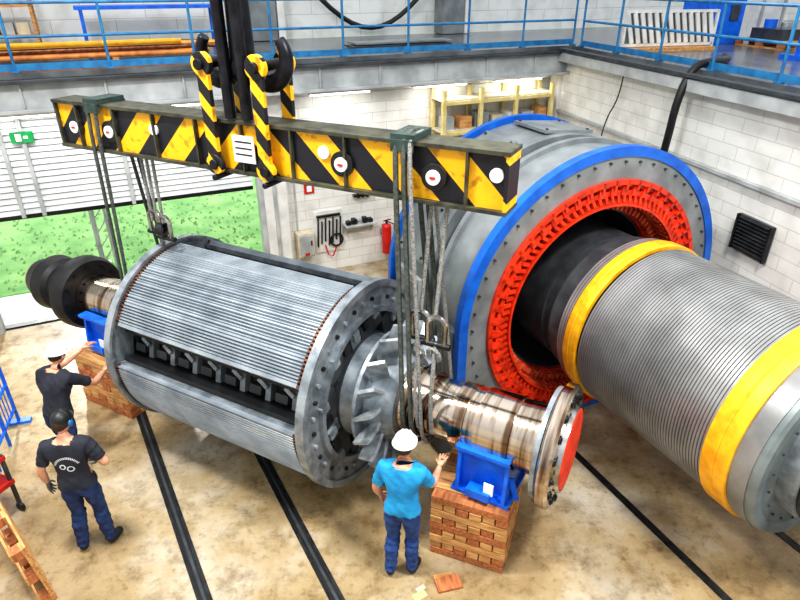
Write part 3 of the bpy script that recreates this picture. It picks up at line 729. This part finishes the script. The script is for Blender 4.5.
def shirt_print():
    m=mat('black_tshirt_print',(44,48,60),.85,0,c2=(28,30,40),ns=6); nt,N,L,P=nodes_of(m)
    tc=N.new('ShaderNodeTexCoord'); s=N.new('ShaderNodeSeparateXYZ'); L.new(tc.outputs['Object'],s.inputs[0])
    def mth(op,a,b_=None):
        k=N.new('ShaderNodeMath'); k.operation=op
        for i,vv in enumerate((a,b_)):
            if vv is None: continue
            if isinstance(vv,(int,float)): k.inputs[i].default_value=vv
            else: L.new(vv,k.inputs[i])
        return k.outputs[0]
    X,Y,Z=s.outputs['X'],s.outputs['Y'],s.outputs['Z']
    def ringmask(cx,cz,r,w):
        dx=mth('SUBTRACT',X,cx); dz=mth('SUBTRACT',Z,cz); r_=mth('SQRT',mth('ADD',mth('MULTIPLY',dx,dx),mth('MULTIPLY',dz,dz)))
        return mth('LESS_THAN',mth('ABSOLUTE',mth('SUBTRACT',r_,r)),w)
    m1=mth('MAXIMUM',ringmask(-.04,1.24,.024,.006),ringmask(.03,1.21,.03,.006))
    dx=X; dz=mth('SUBTRACT',Z,1.22); ang=mth('ARCTAN2',dx,dz); r_=mth('SQRT',mth('ADD',mth('MULTIPLY',dx,dx),mth('MULTIPLY',dz,dz)))
    band=mth('LESS_THAN',mth('ABSOLUTE',mth('SUBTRACT',r_,.12)),.012)
    dash=mth('GREATER_THAN',mth('SINE',mth('MULTIPLY',ang,45.0)),-.2); up=mth('LESS_THAN',mth('ABSOLUTE',ang),1.25)
    m2=mth('MULTIPLY',band,mth('MULTIPLY',dash,up))
    mk=mth('MULTIPLY',mth('MAXIMUM',m1,m2),mth('LESS_THAN',Y,0))
    old=P.inputs['Base Color'].links[0].from_socket
    mx=N.new('ShaderNodeMix'); mx.data_type='RGBA'; L.new(mk,mx.inputs[0]); L.new(old,mx.inputs[6]); mx.inputs[7].default_value=(.65,.67,.7,1); L.new(mx.outputs[2],P.inputs['Base Color'])
    return m
def tube_data(pts,r,n=6):
    t=B('x'); t.tube(pts,r,black,n); return t.v,t.f
def person(name,loc,yaw,shirt,pants,hat,lean=0,arms=None,legs=None,handm=None,headturn=0,headtilt=0,hatm=None,scale=1.0,curl=.35):
    M=Matrix.Translation((loc[0],loc[1],0))@Matrix.Rotation(D(yaw),4,'Z')@Matrix.Scale(scale,4)
    b=B(name,M); V=Vector
    J={'pel':V((0,0,.96)),'spi':V((0,.005,1.1)),'che':V((0,.0,1.26)),'uch':V((0,-.012,1.40)),'nec':V((0,-.012,1.5)),'hb':V((0,.012,1.585))}
    P0=V((0,0,.98)); Rl=Matrix.Rotation(-D(lean),3,'X')
    def L_(p): return P0+Rl@(V(p)-P0)
    for k_ in('spi','che','uch','nec','hb'): J[k_]=L_(J[k_])
    for s_,sg in(('L',-1),('R',1)):
        J['sh'+s_]=L_((sg*.185,-.012,1.425)); e_,w_=arms[s_][0],arms[s_][1]
        J['el'+s_]=V(e_); J['wr'+s_]=V(w_)
        J['um'+s_]=(J['sh'+s_]*.5+J['el'+s_]*.5); J['fo'+s_]=J['el'+s_]*.7+J['wr'+s_]*.3
        lg=(legs or {}).get(s_,((sg*.1,.02,.52),(sg*.115,-.03,.09),(sg*.15,.13,.045)))
        J['hi'+s_]=V((sg*.095,0,.88)); J['kn'+s_]=V(lg[0]); J['an'+s_]=V(lg[1]); J['to'+s_]=V(lg[2])
        J['th'+s_]=J['hi'+s_]*.5+J['kn'+s_]*.5+V((0,.01,0)); J['ca'+s_]=J['kn'+s_]*.65+J['an'+s_]*.35+V((0,-.015,0))
        J['hl'+s_]=J['an'+s_]+V((0,-.015,-.045)); 
    names=list(J); idx={k_:i for i,k_ in enumerate(names)}
    rad={'pel':(.16,.115),'spi':(.145,.105),'che':(.165,.115),'uch':(.15,.1),'nec':.058,'hb':.056}
    for s_ in 'LR': rad.update({'sh'+s_:.068,'um'+s_:.055,'el'+s_:.044,'fo'+s_:.046,'wr'+s_:.028,'hi'+s_:.1,'th'+s_:.088,'kn'+s_:.064,'ca'+s_:.062,'an'+s_:.045,'hl'+s_:.042,'to'+s_:.04})
    E=[('pel','spi'),('spi','che'),('che','uch'),('uch','nec'),('nec','hb')]
    for s_ in 'LR': E+=[('uch','sh'+s_),('sh'+s_,'um'+s_),('um'+s_,'el'+s_),('el'+s_,'fo'+s_),('fo'+s_,'wr'+s_),('pel','hi'+s_),('hi'+s_,'th'+s_),('th'+s_,'kn'+s_),('kn'+s_,'ca'+s_),('ca'+s_,'an'+s_),('an'+s_,'hl'+s_),('hl'+s_,'to'+s_)]
    me=skin_mesh([J[k_] for k_ in names],[(idx[a],idx[c]) for a,c in E],[rad[k_] for k_ in names],0,3)
    def cls(p):
        best=9;bk=None;bt=0
        for a,c in E:
            d_,t=segd(p,J[a],J[c])
            if d_<best: best=d_;bk=(a,c);bt=t
        a,c=bk; a3=a[:2]
        if a=='nec' or (a=='uch' and c=='nec' and bt>.7): return 'skin'
        if a3=='um' : return 'shirt' if bt<.45 else 'skin'
        if a3 in('el','fo'): return 'skin'
        if a3 in('an','hl') or p.z<.085: return 'shoe'
        if a=='pel' and c=='spi': return 'shirt' if (p.z>.93) else 'pants'
        if a=='pel' or a3 in('hi','th','kn','ca'): return 'shirt' if p.z>.93 and a3!='th' else 'pants'
        return 'shirt'
    off={'skin':0,'shirt':.014,'pants':.006,'shoe':.008}
    cl=[]
    for vtx in me.vertices:
        k_=cls(vtx.co); cl.append(k_); amt=off[k_]
        if k_ in('shirt','pants'):
            p=vtx.co; amt+= .006*math.sin(p.z*38+p.x*21)*math.sin(p.x*30+p.y*26+p.z*9)
            if k_=='pants' and p.z<.5: amt+=.014
        vtx.co=vtx.co+vtx.normal*amt
        if vtx.co.z<.003: vtx.co.z=.003
    mm={'skin':skinm,'shirt':shirt,'pants':pants,'shoe':shoe}
    fk=[]
    for p in me.polygons:
        cs=[cl[i] for i in p.vertices]; fk.append(mm[max(set(cs),key=cs.count)])
    b.mesh(me,lambda i:fk[i])
    for s_,sg in(('L',-1),('R',1)):
        w_=J['wr'+s_]; e_=J['el'+s_]; d_=(w_-e_).normalized()
        if len(arms[s_])>2: d_=V(arms[s_][2]).normalized()
        n_=V(arms[s_][3]) if len(arms[s_])>3 else V((-sg,0,0))
        n_=(n_-d_*n_.dot(d_)).normalized(); t_=d_.cross(n_)
        fw=V((0,1,0)) if abs(d_.y)<.8 else V((-sg,0,.3))
        b_th=1 if t_.dot(fw)>0 else -1
        hand(b,w_+d_*.012,d_,n_,b_th,curl,handm or skinm)
    H=Matrix.Translation(J['hb'])@Matrix.Rotation(D(headturn),4,'Z')@Matrix.Rotation(-D(headtilt+lean*.5),4,'X')@Matrix.Translation((0,.02,.085))
    def shape(p):
        q=p.copy()
        if q.z<0: q.x*=1-.28*(-q.z)**1.3; q.y*=1-.15*(-q.z) if q.y<0 else 1
        if q.y<0: q.y*=1.05
        return q
    b.sph((0,0,0),(.076,.097,.12),skinm,T=H,nu=32,nv=24,fn=shape)
    b.add([(-.011,.092,.012),(.011,.092,.012),(-.017,.088,-.032),(.017,.088,-.032),(0,.121,-.026),(0,.1,.02),(0,.09,-.04)],[(0,5,4,2),(5,1,3,4),(2,4,6),(4,3,6),(0,2,6,3,1,5)],skinm,T=H)
    for sg in(-1,1):
        b.sph((sg*.03,.083,.012),(.013,.01,.008),eyew,T=H,nu=12,nv=8); b.sph((sg*.03,.0915,.012),(.006,.003,.006),eyed,T=H,nu=10,nv=6)
        b.box((sg*.03,.093,.032),(.03,.008,.006),hair,T=H)
        b.sph((sg*.077,-.005,-.008),(.012,.02,.032),skinm,T=H,nu=12,nv=10)
    b.sph((0,.088,-.058),(.024,.008,.006),lip,T=H,nu=12,nv=6)
    b.sph((0,-.006,.008),(.083,.1,.12),hair,T=H@Matrix.Rotation(D(22),4,'X'),nu=28,nv=14,v1=.56,fn=shape)
    if hat=='helmet':
        hm=hatm or whitepl
        b.sph((0,-.002,.045),(.105,.125,.11),hm,T=H,nu=32,nv=12,v1=.5)
        n=32; vs=[];fs=[]
        for i in range(n):
            a=2*math.pi*i/n; ext=.02+.045*max(0,math.sin(a))**2
            for rr,z in((0,.045),(ext,.038),(ext,.03),(0,.035)):
                vs.append(((.103+rr*.7)*math.cos(a),(.123+rr)*math.sin(a)-.002,z))
        for i in range(n):
            for j in range(4): k2=(i+1)%n; fs.append((4*i+j,4*k2+j,4*k2+(j+1)%4,4*i+(j+1)%4))
        b.add(vs,fs,hm,T=H); 
        for xx in(-.035,0,.035): b.add(*tube_data([(xx,math.cos(t)*.12,.045+math.sin(t)*(.108-abs(xx)*.15)) for t in [D(15+k_*15) for k_ in range(11)]],.007),hm,T=H)
    elif hat=='cap':
        b.sph((0,-.002,.035),(.09,.11,.1),hatm or black,T=H,nu=28,nv=12,v1=.52)
        vs=[];n=12
        for i in range(n+1):
            a=math.pi*i/n
            vs+=[(.085*math.cos(a),.1*math.sin(a)*.9,.034),(.08*math.cos(a),.1*math.sin(a)+.07*math.sin(a),.026)]
        b.add(vs,[(2*i,2*i+1,2*i+3,2*i+2) for i in range(n)],hatm or black,T=H)
        for sg in(-1,1): b.sph((sg*.088,0,-.005),(.022,.034,.04),mat('ear_defender_blue',(40,110,170),.4),T=H,nu=14,nv=10)
        b.add(*tube_data([(math.cos(t)*.098,-.0,math.sin(t)*.138) for t in [D(15*k_) for k_ in range(13)]],.007),black,T=H)
    return b.done(ang=60)
sp=shirt_print()
person('worker_in_light_blue_shirt',(.02,4.22),-14,cyan,jeans,'helmet',lean=4,
    arms={'L':((-.27,.02,1.14),(-.25,.13,.93)),'R':((.27,.12,1.2),(.30,.36,1.23),(.1,1,.1),(0,0,-1))},
    legs={'L':((-.1,.04,.52),(-.11,-.04,.09),(-.16,.12,.045)),'R':((.09,.06,.52),(.10,.03,.09),(.14,.19,.045))},headtilt=8)
person('worker_in_black_shirt',(-3.32,4.57),10,sp,jeans2,'cap',lean=3,
    arms={'L':((-.29,-.02,1.16),(-.31,.06,.93)),'R':((.34,-.03,1.18),(.2,.15,1.08),(-.8,.5,-.1),(0,-1,0))},
    legs={'L':((-.1,.03,.52),(-.13,-.03,.09),(-.18,.13,.045)),'R':((.11,.05,.52),(.14,.02,.09),(.2,.17,.045))},handm=glove,headtilt=4,headturn=-15)
person('worker_reaching_for_saddle',(-4.08,5.66),-14,blk,jeans2,'helmet',lean=20,
    arms={'L':((-.2,.46,1.32),(-.08,.7,1.42),(.1,1,.1),(0,0,-1)),'R':((.25,.42,1.15),(.2,.66,1.16),(0,1,.1),(0,0,-1))},
    legs={'L':((-.12,.1,.52),(-.13,.12,.09),(-.14,.28,.045)),'R':((.1,-.02,.52),(.12,-.16,.09),(.14,-.0,.045))})
# ---------------------------------------------------------------- light, world, camera
w=bpy.data.worlds.new('World'); sc.world=w; w.use_nodes=True
nt=w.node_tree; N=nt.nodes; L=nt.links; bg=N['Background']
tc=N.new('ShaderNodeTexCoord'); sp_=N.new('ShaderNodeSeparateXYZ'); L.new(tc.outputs['Generated'],sp_.inputs[0])
mr=N.new('ShaderNodeMapRange'); mr.inputs['From Min'].default_value=-.1; mr.inputs['From Max'].default_value=.9; mr.inputs['To Min'].default_value=.5; mr.inputs['To Max'].default_value=1.4
L.new(sp_.outputs['Z'],mr.inputs['Value']); L.new(mr.outputs[0],bg.inputs[1]); bg.inputs[0].default_value=(.94,.97,1,1)
s=bpy.data.lights.new('sun','SUN'); s.energy=5; s.angle=D(3); s.color=(1,.98,.94)
so=bpy.data.objects.new('sun',s); sc.collection.objects.link(so)
sd=Vector((math.sin(th)*math.cos(D(25)),-math.cos(th)*math.cos(D(25)),-math.sin(D(25)))); so.rotation_euler=sd.to_track_quat('-Z','Y').to_euler(); so.location=(-4,16,8)
for i,(x,y) in enumerate(((-3.5,4),(3,2.5))):  # unseen overhead area lights, added for highlights and shadows
    l=bpy.data.lights.new('added_overhead_light','AREA'); l.energy=650; l.size=1.0; l.color=(1,.98,.95)
    o=bpy.data.objects.new('added_overhead_light',l); sc.collection.objects.link(o); o.location=(x,y,9); o.rotation_euler=(0,0,0)
cam=bpy.data.cameras.new('Camera'); co=bpy.data.objects.new('Camera',cam); sc.collection.objects.link(co)
cam.sensor_width=36; cam.lens=27; co.location=(0,0,5.5); co.rotation_euler=(D(90-28.07),0,0); cam.clip_end=200
sc.camera=co
sc.view_settings.view_transform='Standard'
try: sc.view_settings.look='Medium High Contrast'
except Exception: sc.view_settings.look='None'
